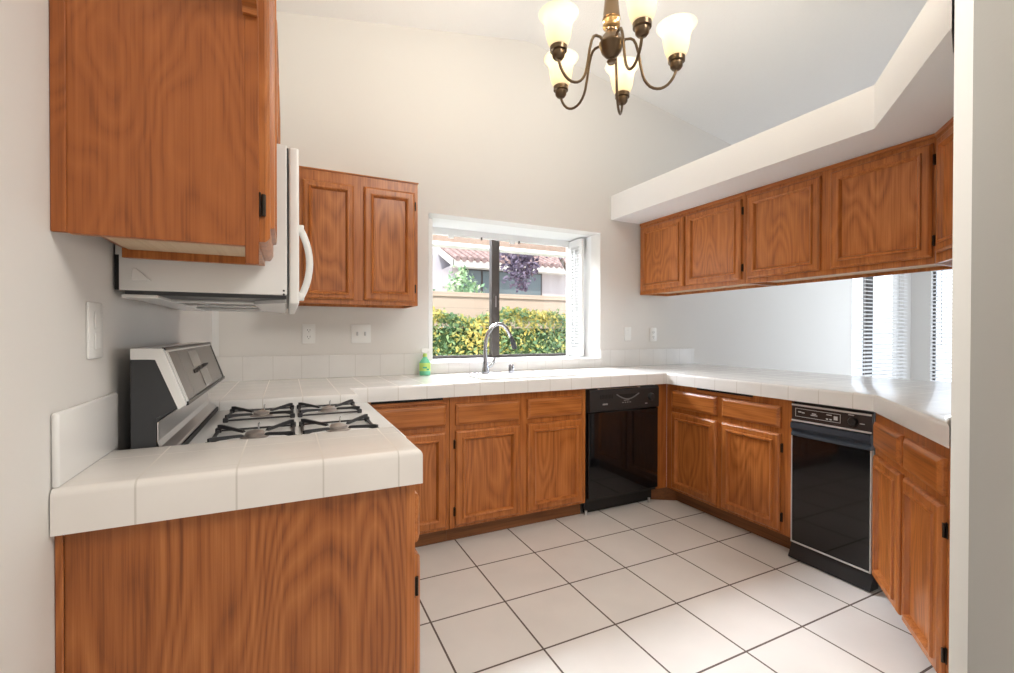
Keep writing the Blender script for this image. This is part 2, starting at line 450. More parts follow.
def drawer(parent, x0, x1, z0, z1):
    mb = MB()
    L = [(0, 0), (0, -.009), (.002, -.013), (.014, -.0205), (.018, -.0215)]
    mb.rings([rect(x0, x1, z0, z1, i, y) for i, y in L])
    return mb.build('drawer_front', 'oak_h', parent)
ZT = .8145
def base_body(t, w, d, toe=True, toe_w=None):
    MB().box(0, w, .019, d, .088, ZT-.001).build('carcass', 'oak_ply', t)
    MB().box(.0004, w-.0004, 0, .0192, .088, ZT-.0005, .0012, 1).build('face_frame', 'oak', t)
    if toe:
        a, b = toe_w or (0, w)
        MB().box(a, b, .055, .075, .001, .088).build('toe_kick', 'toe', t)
def cutting_board(t, x0, x1):
    b = MB().box(x0, x1, -.011, .15, .782, .7985, .0015, 1).build('cutting_board', 'oak_h', t)
    MB().box(x0-.004, x1+.004, -.0016, -.0006, .7985, .8135).build('slot', 'black_matt', t)
FB = 2.378
DR = (.655, .772); DO = (.105, .625)
# back run, left cabinet
t = thing('base_cabinet', 'oak base cabinet with cutting board in the window wall run, half hidden by the stove', 'cabinet', (.30, FB, 0))
base_body(t, .495, .555)
drawer(t, .03, .474, *DR); door(t, .03, .474, *DO)
cutting_board(t, .085, .455)
# back run, sink cabinet
t = thing('base_cabinet', 'wide oak base cabinet under the sink, left of the dishwasher', 'cabinet', (.797, FB, 0))
w = 1.695-.797
base_body(t, w, .06)
MB().box(0, w, .06, .555, .088, .66).build('carcass_back', 'oak_ply', t)
drawer(t, .829-.797, 1.221-.797, *DR); drawer(t, 1.274-.797, 1.664-.797, *DR)
door(t, .829-.797, 1.221-.797, *DO, hinge='l'); door(t, 1.274-.797, 1.664-.797, *DO)
# right run
t = thing('base_cabinet', 'oak base cabinet with cutting board between the dishwasher corner and the trash compactor', 'cabinet', (FB, FB, 0), -PI/2)
w = FB-1.503
base_body(t, w, .60, toe_w=(.036, w))
drawer(t, FB-2.322, FB-1.960, *DR); drawer(t, FB-1.922, FB-1.558, *DR)
door(t, FB-2.322, FB-1.960, *DO); door(t, FB-1.922, FB-1.558, *DO, hinge='r')
cutting_board(t, FB-2.115, FB-1.729)
# corner filler + diagonal toe
t = thing('corner_filler', 'narrow oak corner filler right of the dishwasher with a diagonal toe board', 'cabinet', (2.283, FB, 0))
MB().box(.006, .0956, 0, .019, .088, ZT-.001, .001, 1).build('filler_board', 'oak', t)
MB().prism([(-.008, .055), (.150, -.040), (.150, -.028), (.002, .072)], .001, .088).build('toe_board', 'toe', t)
# diagonal run by the pillar
q = Vector((2.366, 1.1426)); dz = math.atan2(-.643, -.766)
t = thing('base_cabinet', 'angled oak base cabinet beside the white pillar, right of the trash compactor', 'cabinet', (q.x+nin.x*.019, q.y+nin.y*.019, 0), dz)
WL = .71
MB().prism([(0.012, .019), (WL, .019), (WL-.0, .03), (.40, .20), (.20, .36), (.012, .28)], .088, ZT-.001).build('carcass', 'oak_ply', t)
MB().box(0.004, WL, 0, .0192, .088, ZT-.0005, .0012, 1).build('face_frame', 'oak', t)
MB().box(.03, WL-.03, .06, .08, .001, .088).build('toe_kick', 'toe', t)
drawer(t, .038, .345, *DR); drawer(t, .385, .695, *DR)
door(t, .038, .345, .085, .625); door(t, .385, .695, .085, .625, hinge='r')
# left run, end cabinet
t = thing('base_cabinet', 'oak end cabinet under the near tiled counter, its wide side panel facing the room', 'cabinet', (.272, 1.075, 0), PI/2)
ZT = .8080
MB().box(0.004, .262, .019, .63, .088, ZT-.001).build('carcass', 'oak_ply', t)
MB().box(0.0, .262, -.002, .0192, .088, ZT-.0005, .0012, 1).build('face_frame', 'oak', t)
sp = MB().box(-.004, .004, .0195, .6302, .0, ZT-.0005).build('side_panel', 'oak_end', t)
MB().box(-.011, -.0042, .630, .6415, .0, ZT-.001, .002, 1).build('scribe_strip', 'oak_end', t)
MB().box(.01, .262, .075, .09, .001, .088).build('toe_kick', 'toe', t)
drawer(t, .012, .250, *DR); door(t, .012, .250, *DO, hinge='l')

ZT = .8145

def upper_body(t, w, d, z0, z1, lip=.022, gap=0):
    d0 = d; d = d-gap
    MB().box(0.0006, w-.0006, .019, d, z0+lip, z1).build('carcass', 'oak_ply', t)
    f = MB()
    f.box(0.0004, w-.0004, 0, .0192, z0+lip-.001, z1, .0012, 1)
    f.box(0.0004, w-.0004, 0, .0192, z0-.0, z0+lip-.001)
    f.build('face_frame', 'oak', t)
    MB().box(0.0006, .0135, .0192, d, z0, z0+lip).build('bottom_lip', 'oak', t)
    MB().box(w-.0135, w-.0006, .0192, d, z0, z0+lip).build('bottom_lip', 'oak', t)
    if not gap: MB().box(.0135, w-.0135, d-.012, d, z0, z0+lip).build('bottom_lip', 'oak', t)
    MB().box(.0138, w-.0138, .0194, d-.0122, z0+lip-.003, z0+lip-.0003).build('underside', 'raw', t)
# upper, window wall
t = thing('wall_cabinet', 'two-door oak wall cabinet on the window wall, left of the window', 'cabinet', (-.03, 2.632, 0), 0)
w = .688+.03
upper_body(t, w, .312, 1.318, 2.026)
MB().box(-.001, w+.004, -.006, .312, 2.026, 2.034, .002, 1).build('top_moulding', 'oak_h', t)
door(t, .075+.03, .330+.03, 1.341, 1.966, fr=.036); door(t, .383+.03, .667+.03, 1.341, 1.970, hinge='r')
# uppers, right run
UX = 2.645
def right_upper(label, ya, yb, doors):
    t = thing('wall_cabinet', label, 'cabinet', (UX, ya, 0), -PI/2, 'oak wall cabinets hung below the soffit')
    upper_body(t, ya-yb, .30, 1.478, 2.064)
    for a, b, h in doors: door(t, ya-a, ya-b, 1.508, 2.024, hinge=h)
    MB().box(0, ya-yb, -.008, .0, 2.046, 2.0665, .002, 1).build('top_moulding', 'oak_h', t)
right_upper('two-door oak wall cabinet under the soffit, nearest the window wall', 2.945, 1.976, ((2.922, 2.474, None), (2.449, 2.000, 'r')))
right_upper('two-door oak wall cabinet under the soffit, above the trash compactor', 1.974, 1.026, ((1.955, 1.517, None), (1.464, 1.034, 'r')))
uq = Vector((2.6328, 1.0406))
t = thing('wall_cabinet', 'angled oak wall cabinet under the soffit, cut off by the white pillar', 'cabinet', (uq.x+nin.x*.019, uq.y+nin.y*.019, 0), dz)
MB().prism([(0.022, .0195), (.36, .0195), (.30, .12), (.022, .25)], 1.50, 2.064).build('carcass', 'oak_ply', t)
MB().box(.006, .37, 0, .0192, 1.478, 2.064, .0012, 1).build('face_frame', 'oak', t)
MB().box(.006, .37, -.008, 0, 2.046, 2.0665, .002, 1).build('top_moulding', 'oak_h', t)
door(t, .05, .36, 1.520, 2.024)

# left uppers
CY = 1.064
t = thing('wall_cabinet', 'large oak wall cabinet at upper left, its plain side facing the camera', 'cabinet', (-.052, CY, 0), PI/2)
w = 1.360-CY
upper_body(t, w, .316, 1.336, 2.10, gap=.022)
MB().box(-.004, .0005, .0193, .316, 1.3365, 2.10).build('side_panel', 'oak_ply', t)
MB().box(-.008, -.0042, .296, .3175, 1.3365, 2.10, .0015, 1).build('scribe_strip', 'oak_ply', t)
MB().box(-.0055, .0, -.0005, .024, 1.300, 2.10, .001, 1).build('frame_edge', 'oak_ply', t)
d = door(t, .006, w-.012, 1.348, 2.07, hinge='l')
# carved valance end on that cabinet
v = thing('valance', 'scalloped oak valance end at the top edge of the large upper left cabinet', 'valance', (-.075, CY-.0045, 1.775))
MB().prism([(0, .30), (0, .024), (-.012, .022), (-.014, .034), (-.028, .040), (-.036, .056), (-.060, .062), (-.10, .085), (-.16, .10), (-.16, .30)], -.004, .022, 'x').build('carved_board', 'oak_h', v)
# cupboard over the microwave
t = thing('wall_cabinet', 'oak wall cabinet above the white microwave, seen edge-on', 'cabinet', (-.052, 1.372, 0), PI/2)
w = 2.118-1.372
upper_body(t, w, .316, 1.672, 2.10)
door(t, .02, w/2-.01, 1.70, 2.07); door(t, w/2+.01, w-.02, 1.70, 2.07)

# ------------------------------------------------------------------ worktops
CT = .890; CB = .8160; CBN = .8095
SX = (1.02, 1.66); SY = (2.42, 2.70)
X = [WX+.002, .285, SX[0], SX[1], 2.335, 3.30]; Yb = [2.335, SY[0], SY[1], 2.948]
cells = []
for i in range(5):
    for j in range(3):
        if i == 2 and j == 1: continue
        cells.append([(X[i], Yb[j]), (X[i+1], Yb[j]), (X[i+1], Yb[j+1]), (X[i], Yb[j+1])])
cells.append([(X[0], 2.112), (X[1], 2.112), (X[1], 2.335), (X[0], 2.335)])
cells.append([(2.335, 1.115), (3.30, 1.115), (3.30, 2.335), (2.335, 2.335)])
cells.append([(2.335, 1.115), (1.788, .6565), (1.945, .7125), (3.30, .712), (3.30, 1.115)])
def worktop(name, cells, m, label, bev=.013):
    mb = plan(MB(), cells, CBN if name == 'near' else CB, CT)
    es = []
    for e in mb.bm.edges:
        if len(e.link_faces) != 2: continue
        n0, n1 = (f.normal for f in e.link_faces)
        mb.bm.normal_update()
        if all(abs(v_.co.x-WX-.002) < .0005 for v_ in e.verts) or all(abs(v_.co.y-2.948) < .0005 for v_ in e.verts): continue
        if e.calc_face_angle(0) > .5 and e.verts[0].co.z > CT-.001 and e.verts[1].co.z > CT-.001: es.append(e)
    vert = [e for e in mb.bm.edges if abs(e.verts[0].co.z-e.verts[1].co.z) > .01 and len(e.link_faces) == 2 and e.calc_face_angle_signed(0) > .5 and name.endswith('near')]
    bmesh.ops.bevel(mb.bm, geom=es+vert, offset=bev, segments=4, profile=.5, affect='EDGES')
    o = mb.build('countertop', m, smooth=True)
    tag(o, label, 'countertop')
    return o
worktop('main', cells, 'tile', 'long white tiled countertop running under the window and round to the white pillar')
worktop('near', [[(WX+.002, 1.045), (.285, 1.045), (.285, 1.345), (WX+.002, 1.345)]], 'tile_near', 'short white tiled countertop in front of the stove, on the near end cabinet', .014)
# backsplashes
mb = MB()
mb.box(WX+.002, W1[0]-.001, BY-.013, BY-.0005, CT-.0005, 1.027, .003)
mb.box(W1[0]-.001, W1[1]+.001, BY-.013, BY-.0005, CT-.0005, W1[2], .003)
mb.box(W1[1]+.001, 3.258, BY-.013, BY-.0005, CT-.0005, 1.027, .003)
tag(mb.build('backsplash', 'splash'), 'long white tile backsplash along the foot of the window wall', 'backsplash')
MB_ = MB().box(WX+.0005, WX+.012, 1.052, 1.362, CT-.0005, 1.021, .005, 3)
tag(MB_.build('backsplash', plain('white_glazed_slab', (.80, .79, .775), .15), smooth=True), 'short white backsplash on the left wall beside the stove', 'backsplash')

# ------------------------------------------------------------------ sink, tap, bottle
t = thing('sink', 'white basin sink set in the tiled counter below the window', 'sink', ((SX[0]+SX[1])/2, (SY[0]+SY[1])/2, CT))
hx = (SX[1]-SX[0])/2; hy = (SY[1]-SY[0])/2
def rr(a, b, z, r, n=5):
    out = []
    for cx, cy, a0 in ((a-r, b-r, 0), (-a+r, b-r, PI/2), (-a+r, -b+r, PI), (a-r, -b+r, 1.5*PI)):
        for k in range(n+1):
            th = a0 + PI/2*k/n; out.append((cx+r*math.cos(th), cy+r*math.sin(th), z))
    return out
mb = MB()
mb.rings([rr(hx+.016, hy+.016, .000, .05), rr(hx+.014, hy+.014, .008, .05), rr(hx-.006, hy-.006, .008, .05), rr(hx-.016, hy-.016, -.004, .05), rr(hx-.022, hy-.022, -.15, .06), rr(hx-.05, hy-.05, -.175, .05)], back=False)
mb.build('basin', 'porcelain', t, smooth=True)
MB().lathe([(.0, .0), (.035, 0), (.04, .004), (.03, .005), (.0, .003)], (0, 0, -.175), 20, cap=False).build('drain', 'steel', t, smooth=True)
FY_ = 2.79
k = FY_/2.6623
def fp(x, z, dy=0): return (x*k, FY_+dy, CAM_Z + (z-CAM_Z)*k)
bz = CT
t = thing('faucet', 'tall chrome gooseneck pull-down faucet behind the sink', 'faucet', (1.131*k, FY_, bz))
def L3(pts): return [(p[0]-1.131*k, p[1]-FY_, p[2]-bz) for p in pts]
MB().rings([[(x*1.0, y, z) for x, y, z in rr(.118, .030, 0, .028)], rr(.118, .030, .004, .028), rr(.110, .024, .008, .022)]).build('base_plate', 'tap', t, smooth=True)
MB().lathe([(.024, .004), (.024, .03), (.019, .05), (.016, .11)], (0, 0, 0), 18).build('body', 'tap', t, smooth=True)
path = L3([fp(1.128, .965), fp(1.128, 1.06), fp(1.133, 1.115), fp(1.150, 1.165), fp(1.180, 1.203), fp(1.215, 1.220), fp(1.248, 1.215), fp(1.278, 1.190), fp(1.300, 1.155), fp(1.314, 1.124)])
MB().tube(path, .0125, 12).build('spout', 'tap', t, smooth=True)
MB().tube(L3([fp(1.308, 1.140), fp(1.320, 1.112), fp(1.333, 1.075), fp(1.338, 1.058)]), [.013, .0165, .019, .017], 14).build('spray_head', 'darkgrey', t, smooth=True)
MB().tube(L3([fp(1.140, .945), fp(1.165, .952), fp(1.188, .975), fp(1.196, 1.005)]), [.014, .011, .010, .009], 10).build('lever', 'tap', t, smooth=True)
ax = P_ = None
t = thing('air_gap_cap', 'small chrome air gap cap on the counter right of the faucet', 'sink fitting', (1.365, 2.77, bz))
MB().lathe([(.024, 0), (.024, .006), (.019, .008), (.019, .05), (.016, .058), (.004, .061)], n=18).build('cap', 'tap', t, smooth=True)
MB().box(-.004, .004, -.021, -.0175, .03, .044).build('vent_slot', 'darkgrey', t)

BX, BYY = .795, 2.865
t = thing('spray_bottle', 'green spray bottle with white trigger on the counter left of the faucet', 'bottle', (BX, BYY, CT))
MAT['liquid'] = plain('green_plastic', (.18, .62, .38), .15)
MAT['labelg'] = plain('yellow_green_label', (.50, .72, .18), .4)
MAT['teal'] = plain('teal_label_print', (.05, .38, .25), .4)
def oval(prof, sx, sy, n=18):
    return [[(r*sx*math.cos(2*PI*k/n), r*sy*math.sin(2*PI*k/n), z) for k in range(n)] for r, z in prof]
MB().rings(oval([(.92, 0), (1, .006), (1, .07), (.95, .085), (.6, .102), (.36, .112), (.34, .122)], .036, .024)).build('body', 'liquid', t, smooth=True)
MB().rings(oval([(1, .028), (1.015, .029), (1.015, .078), (1, .079)], .0365, .0245)).build('label', 'labelg', t, smooth=True)
mb = MB(); mb.box(-.020, .006, -.0262, -.0245, .045, .055, .0005).box(.004, .02, -.0262, -.0245, .033, .043, .0005)
mb.build('label_print', 'teal', t)
MB().lathe([(.014, .118), (.014, .136), (.010, .140)], n=14).build('collar', 'labelg', t)
mb = MB(); mb.prism([(-.026, .148), (-.026, .166), (-.01, .172), (.022, .170), (.026, .158), (.010, .150), (.008, .138), (-.006, .138), (-.008, .148)], -.010, .010, 'y', .002)
mb.build('spray_head', 'plastic', t)
MB().prism([(-.014, .148), (-.022, .128), (-.026, .116), (-.021, .116), (-.015, .132), (-.008, .146)], -.005, .005, 'y').build('trigger', 'plastic', t)

# ------------------------------------------------------------------ dishwasher
t = thing('dishwasher', 'glossy black dishwasher set under the window wall counter', 'dishwasher', (1.700, 2.378, 0))
w = 2.283-1.700
MB().box(.004, w-.004, .002, .56, .09, .805).build('tub', 'black_satin', t)
MB().box(.006, w-.006, -.022, .002, .112, .655, .003).build('door_panel', 'black', t)
cp = MB()
cp.prism([(-.022, .660), (-.030, .668), (-.030, .790), (-.022, .806), (.002, .806), (.002, .660)], .006, w-.006, 'x')
cp = cp.build('control_panel', 'panel_black', t)
mb = MB()
pts = [(.215 + .185*i/12, -.0325, .765 - .034*math.sin(PI*i/12)) for i in range(13)]
mb.tube(pts, .004, 8); mb.build('pull_rim', 'rim', cp, smooth=True)
MB().prism([(p[0], p[2]) for p in pts], -.0312, -.0300, 'y').build('handle_recess', 'black_matt', cp)
mb = MB()
for i in range(9): mb.box(.085+i*.0115, .0915+i*.0115, -.0315, -.0298, .742, .768)
mb.build('vent', 'black_matt', cp)
o = MB().lathe([(.026, 0), (.026, .006), (.020, .018), (.004, .019)], n=20).build('dial', 'darkgrey', cp, smooth=True)
o.rotation_euler = (PI/2, 0, 0); o.location = (.505, -.030, .735)
mb = MB(); mb.box(.105, .145, -.0306, -.0299, .702, .712)
for i in range(4): mb.box(.262+i*.020, .274+i*.020, -.0306, -.0299, .708, .712)
mb.box(.275, .32, -.0306, -.0299, .722, .725).box(.455, .475, -.0306, -.0299, .690, .696)
mb.build('printed_mark', plain('grey_print', (.40, .40, .40), .5), cp)
mb = MB(); mb.box(.07, .40, -.034, -.024, .8045, .8070).box(.065, .080, -.035, -.024, .803, .812).box(.392, .407, -.035, -.024, .803, .812)
mb.build('mounting_bracket', 'steel', t)
MB().box(.01, w-.01, .035, .05, .012, .112).build('kick_plate', 'black_matt', t)
for x in (.014, w-.045):
    MB().tube([(x, .02, .002), (x, .02, .03)], .009, 10).build('levelling_foot', 'steel', t)

# ------------------------------------------------------------------ compactor
t = thing('trash_compactor', 'glossy black trash compactor with control strip in the right-hand run', 'trash compactor', (2.378, 1.497, 0), -PI/2)
w = 1.497-1.130
MB().box(.004, w-.004, .004, .55, .06, .806).build('body', 'black_satin', t)
cp = MB().box(.003, w-.003, -.016, .004, .712, .800, .002).build('control_panel', 'brownpanel', t)
for z in (.794, .714):
    MB().box(.003, w-.003, -.0195, -.016, z-.005, z+.004, .0012, 1).build('chrome_strip', 'strip', cp)
mb = MB()
a, b, c, d = .022, .235, .735, .777
mb.box(a, b, -.0172, -.0158, c, c+.002).box(a, b, -.0172, -.0158, d-.002, d).box(a, a+.002, -.0172, -.0158, c, d).box(b-.002, b, -.0172, -.0158, c, d)
mb.build('panel_outline', 'mark', cp)
mb = MB()
for x0, x1, z0, z1 in ((.036, .052, .757, .763), (.054, .068, .755, .760), (.098, .130, .750, .754), (.104, .124, .757, .762), (.172, .196, .764, .768), (.17, .18, .742, .748), (.186, .196, .742, .748), (.205, .222, .746, .764)):
    mb.box(x0, x1, -.0168, -.0158, z0, z1)
mb.build('printed_mark', 'mark', cp)
o = MB().lathe([(.021, 0), (.021, .004), (.015, .014), (.003, .015)], n=20).build('dial', 'black_satin', cp, smooth=True)
o.rotation_euler = (PI/2, 0, 0); o.location = (.288, -.016, .753)
mb = MB(); mb.box(.268, .292, -.0168, -.0158, .780, .784).box(.316, .336, -.0168, -.0158, .746, .750)
mb.build('dial_mark', 'mark', cp)
hd = MB(); hd.prism([(.004, .704), (-.028, .704), (-.030, .676), (-.018, .664), (-.014, .656), (-.024, .646), (-.022, .634), (.004, .634)], .004, w-.004, 'x')
hd.build('pull_handle', plain('blue_black_metal', (.06, .075, .10), .3, .5), t)
MB().box(.008, w-.008, -.018, .004, .088, .633, .002).build('door_panel', 'black', t)
mb = MB()
for x in (.0025, w-.0075): mb.box(x, x+.005, -.0188, .003, .082, .633)
mb.box(.0025, w-.0025, -.020, .003, .081, .088)
mb.build('door_trim', 'strip', t)
MB().prism([(.03, .075), (-.010, .076), (-.016, .06), (-.030, .030), (-.038, .012), (-.038, .006), (.03, .006)], .002, w+.004, 'x').build('foot_pedal', 'black_satin', t)

# ------------------------------------------------------------------ range
RY0, RY1 = 1.353, 2.108
t = thing('gas_range', 'white four-burner gas range with slanted control panel against the left wall', 'stove', (0, RY0, 0))
L = RY1-RY0; Z0 = .855
MB().box(-.30, .285, .002, L-.002, .02, Z0-.03).build('oven_body', 'enamel', t)
mb = MB(); mb.box(-.256, .322, .001, L-.001, Z0-.035, Z0, .010, 3)
ck = mb.build('cooktop', 'enamel', t, smooth=True)
od = MB().box(.287, .318, .006, L-.006, .20, .72, .006).build('oven_door', 'enamel', t)
hb = MB(); hb.tube([(.318, .06, .770), (.352, .06, .776)], .009, 8).tube([(.318, L-.06, .770), (.352, L-.06, .776)], .009, 8)
hb.tube([(.352, .03, .776), (.352, L-.03, .776)], .011, 12)
hb.build('oven_handle', 'steel', t, smooth=True)
# back guard
bgm = MB(); bgm.prism([(-.333, .60), (-.333, 1.096), (-.277, 1.096), (-.243, .975), (-.284, .955), (-.284, .60)], .0, L, 'y')
bgd = bgm.build('back_guard', 'darkgrey', t)
hs = MB()
band = [(-.333, 1.123), (-.271, 1.122), (-.224, .984), (-.240, .972), (-.284, 1.097), (-.333, 1.097)]
hs.prism(band, -.003, .014, 'y', .0015).prism(band, L-.014, L+.003, 'y', .0015)
hs.prism([(-.333, 1.123), (-.271, 1.122), (-.277, 1.096), (-.333, 1.096)], .014, L-.014, 'y')
hs.build('end_cap', 'enamel', bgd)
gp = [(-.271+.001, 1.119), (-.2255, .986), (-.238, .980), (-.284, 1.110)]
MB().prism(gp, .014, L-.014, 'y').build('control_panel', 'panelglass', bgd)
def onpanel(u, v, h=.0008):   # u along y, v 0..1 down the slope
    p = Vector((-.270 + .0455*v, u, 1.119 - .133*v)); n = Vector((.133, 0, .0455)).normalized()
    return p + n*h
def patch(mb, u0, u1, v0, v1, h=.0008, th=.0008):
    a = [onpanel(u0, v0, h), onpanel(u1, v0, h), onpanel(u1, v1, h), onpanel(u0, v1, h)]
    b = [onpanel(u0, v0, h-th), onpanel(u1, v0, h-th), onpanel(u1, v1, h-th), onpanel(u0, v1, h-th)]
    mb.rings([b, a])
mb = MB(); patch(mb, .27, .40, .10, .45); patch(mb, .34, .47, .55, .92); mb.build('display_window', plain('pale_display', (.42, .40, .37), .2), bgd)
mb = MB(); patch(mb, .014, .030, .0, 1.0, .0022, .002); patch(mb, .03, L-.03, .0, .05, .0022, .002); mb.build('white_edge', 'enamel', bgd)
mb = MB()
for u0, u1, v0, v1 in ((.25, .30, .50, .58), (.305, .33, .49, .55), (.34, .40, .47, .55), (.41, .47, .45, .53), (.48, .52, .46, .51)): patch(mb, u0, u1, v0, v1, .0016)
mb.build('display_mark', 'black_matt', bgd)
mb = MB()
mb.prism([(-.2715, 1.1235), (-.269, 1.1205), (-.222, .983), (-.2265, .981)], L-.022, L-.012, 'y')
mb.prism([(-.275, 1.1245), (-.269, 1.1245), (-.267, 1.117), (-.272, 1.117)], .012, L-.010, 'y')
mb.prism([(-.2245, .990), (-.2215, .990), (-.221, .981), (-.226, .979)], .012, L-.010, 'y')
mb.build('panel_trim', 'black_satin', bgd)
mb = MB()
sl = [(-.278, .957), (-.2755, .957), (-.2755, .912), (-.270, .898), (-.250, .888), (-.246, .884), (-.246, .8565), (-.249, .8565), (-.250, .882), (-.272, .893), (-.278, .910)]
mb.prism([(x-.004, z if z < .87 else z-.012) for x, z in sl], -.002, L+.001, 'y')
mb.build('steel_sill', 'steel', t)
MB().box(-.2495, -.2440, .002, L-.002, .856, .870).build('gap_strip', 'black_matt', t)
def burner(cx, cy):
    b = MB().lathe([(.038, 0), (.038, .003), (.026, .005), (.026, .013), (.022, .016), (.002, .021)], (cx, cy, Z0), 20).build('burner', 'alu', t, smooth=True)
    MB().tube([(cx+.008, cy+.032, Z0), (cx+.008, cy+.032, Z0+.032), (cx+.012, cy+.030, Z0+.036)], .0025, 6).build('igniter', 'steel', b)
    g = MB(); s = .103
    for a in (-s, s):
        g.box(cx+a-.004, cx+a+.004, cy-s, cy+s, Z0+.004, Z0+.009)
        g.box(cx-s, cx+s, cy+a-.004, cy+a+.004, Z0+.004, Z0+.009)
    for sx in (-1, 1):
        for sy in (-1, 1):
            o = Vector((sx*s, sy*s, 0)); d = -o.normalized(); nrm = Vector((-d.y, d.x, 0))*.0036
            c0 = Vector((cx, cy, Z0)) + o
            prof = [(0, .012), (0, .025), (.010, .026), (.10, .016), (.106, .010), (.10, .008), (.03, .014), (.014, .013), (.010, .012)]
            A = [g.bm.verts.new(c0 + d*l + Vector((0, 0, h)) + nrm) for l, h in prof]
            B = [g.bm.verts.new(c0 + d*l + Vector((0, 0, h)) - nrm) for l, h in prof]
            g.bm.faces.new(A); g.bm.faces.new(B[::-1]); n = len(A)
            for i in range(n): g.bm.faces.new((A[i], B[i], B[(i+1) % n], A[(i+1) % n]))
            g.box(c0.x-.008, c0.x+.008, c0.y-.008, c0.y+.008, Z0+.0005, Z0+.016, .002, 1)
    g.build('grate', 'iron', t)
for cx in (-.086, .145):
    for cy in (.178, .562): burner(cx, cy)

# ------------------------------------------------------------------ microwave
t = thing('microwave', 'white over-the-range microwave below the upper left cabinets', 'microwave', (0, 1.372, 0))
L = 2.118-1.372
MB().box(-.366, .0, 0, L, 1.262, 1.668, .003).build('body', 'enamel', t)
dm = MB(); dm.box(.0045, .030, .0005, L-.0005, 1.238, 1.664, .006, 3); dm = dm.build('door', 'plastic', t, smooth=True)
hp = []
for i in range(11):
    a = i/10; hp.append((.030 + .050*math.sin(PI*(.06+.88*a))**.7, .58, 1.295+.270*a))
mb = MB(); mb.tube(hp, .0135, 10); mb.box(.024, .060, .566, .594, 1.285, 1.315, .004).box(.024, .060, .566, .594, 1.548, 1.578, .004)
mb.build('handle', 'plastic', dm, smooth=True)
us = MB().box(-.35, -.002, .01, L-.01, 1.252, 1.262).build('underside_plate', 'darkgrey', t)
MB().prism([(-.002, .004), (-.085, .13), (-.085, L-.13), (-.002, L-.004)], 1.241, 1.2525, 'z', .002).build('front_lip', 'enamel', us)
MB().box(-.355, -.285, .004, L-.004, 1.244, 1.2525, .002).build('back_strip', 'enamel', us)
for y0, y1 in ((.155, .205), (.345, .405), (.545, .60), (L-.05, L-.008)):
    MB().box(-.285, -.085, y0, y1, 1.245, 1.2522, .002).build('underside_bar', 'enamel', us)
MB().box(-.0015, .0040, .003, L-.003, 1.262, 1.660).build('door_gap', 'darkgrey', t)
MB().box(-.366, -.358, -.0015, .002, 1.262, 1.345).build('back_gasket', 'black_matt', t)
mb = MB()
tri = [(-.335, 1.285), (-.295, 1.285), (-.325, 1.315), (-.332, 1.315)]
mb.prism(tri, -.005, .001, 'y', .002); mb.build('pressed_mark', 'enamel', t)
mb = MB()
for z in (1.236, 1.246, 1.256): mb.tube([(-.008, -.0006, z+.018), (-.008, .003, z+.018)], .0028, 8)
mb.build('screw', 'darkgrey', t)

# ------------------------------------------------------------------ plates on the walls
def plate(name, label, loc, rz, w, h, kind):
    t = thing(name, label, 'outlet' if 'outlet' in name else 'switch', loc, rz)
    MB().box(-w/2, w/2, -.006, 0, -h/2, h/2, .003, 2).build('cover_plate', 'plastic', t, smooth=True)
    if kind == 'duplex':
        for z in (-.02, .02):
            s = MB(); s.lathe([(.0165, 0), (.0165, .0015)], n=20)
            o = s.build('socket', 'plastic', t); o.rotation_euler = (PI/2, 0, 0); o.location = (0, -.0062, z)
            q = MB(); q.box(-.0075, -.0055, -.0002, .0006, -.003, .006)
            b = MB(); b.box(-.0078, -.0055, -.0086, -.0076, z-.002, z+.007).box(.0055, .0078, -.0086, -.0076, z-.002, z+.007).box(-.002, .002, -.0086, -.0076, z-.011, z-.007)
            q.bm.free()
            b.build('slot', 'darkgrey', t)
    elif kind == 'toggle2':
        for x in (-.023, .023):
            s = MB(); s.box(x-.005, x+.005, -.017, -.006, -.012, .012, .002); s.build('toggle', 'mark', t)
    elif kind == 'rocker':
        for z in (-.022, .022):
            s = MB(); s.box(-.014, .014, -.0085, -.006, z-.018, z+.018, .002); s.build('rocker', 'plastic', t)
    elif kind == 'blank':
        s = MB(); s.tube([(0, -.0075, .03), (0, -.0055, .03)], .003, 8); s.build('screw', 'steel', t)
plate('wall_outlet', 'white duplex outlet above the backsplash, behind the stove', (.115, BY, 1.155), 0, .072, .116, 'duplex')
plate('light_switch', 'white two-toggle switch plate left of the window', (.413, BY, 1.155), 0, .118, .116, 'toggle2')
plate('wall_outlet', 'white duplex outlet right of the window, nearest the long wall cabinets', (2.790, BY, 1.148), 0, .072, .116, 'duplex')
plate('blank_plate_outlet', 'faint white blank plate just right of the window', (2.517, BY, 1.155), 0, .070, .112, 'blank')
plate('light_switch', 'white rocker switch plate on the left wall above the near counter', (WX, 1.250, 1.165), PI/2, .080, .118, 'rocker')

# ------------------------------------------------------------------ chandelier
CX, CYY = 1.027, 1.2935
HZ = 2.175
t = thing('chandelier', 'antique brass five-arm chandelier with glowing bell glass shades', 'chandelier', (CX, CYY, HZ))
zt = zc(CX)-HZ
MB().lathe([(.012, -.068), (.016, -.060), (.009, -.052), (.020, -.044), (.034, -.028), (.0405, -.006), (.043, -.003), (.043, .003), (.041, .006), (.036, .020), (.024, .036), (.017, .045), (.020, .052)], n=28).build('hub', 'bronze', t, smooth=True)
MB().lathe([(.022, .052), (.029, .058), (.030, .066), (.024, .071), (.029, .078), (.028, .086)], n=24).build('collar', 'brass', t, smooth=True)
MB().lathe([(.031, .086), (.029, .10), (.022, .17), (.0175, .235), (.022, .245), (.012, .262), (.018, .275), (.007, .29)], n=24).build('stem', 'bronze', t, smooth=True)
MB().tube([(0, 0, .285), (0, 0, zt-.03)], .006, 10).build('rod', 'bronze', t, smooth=True)
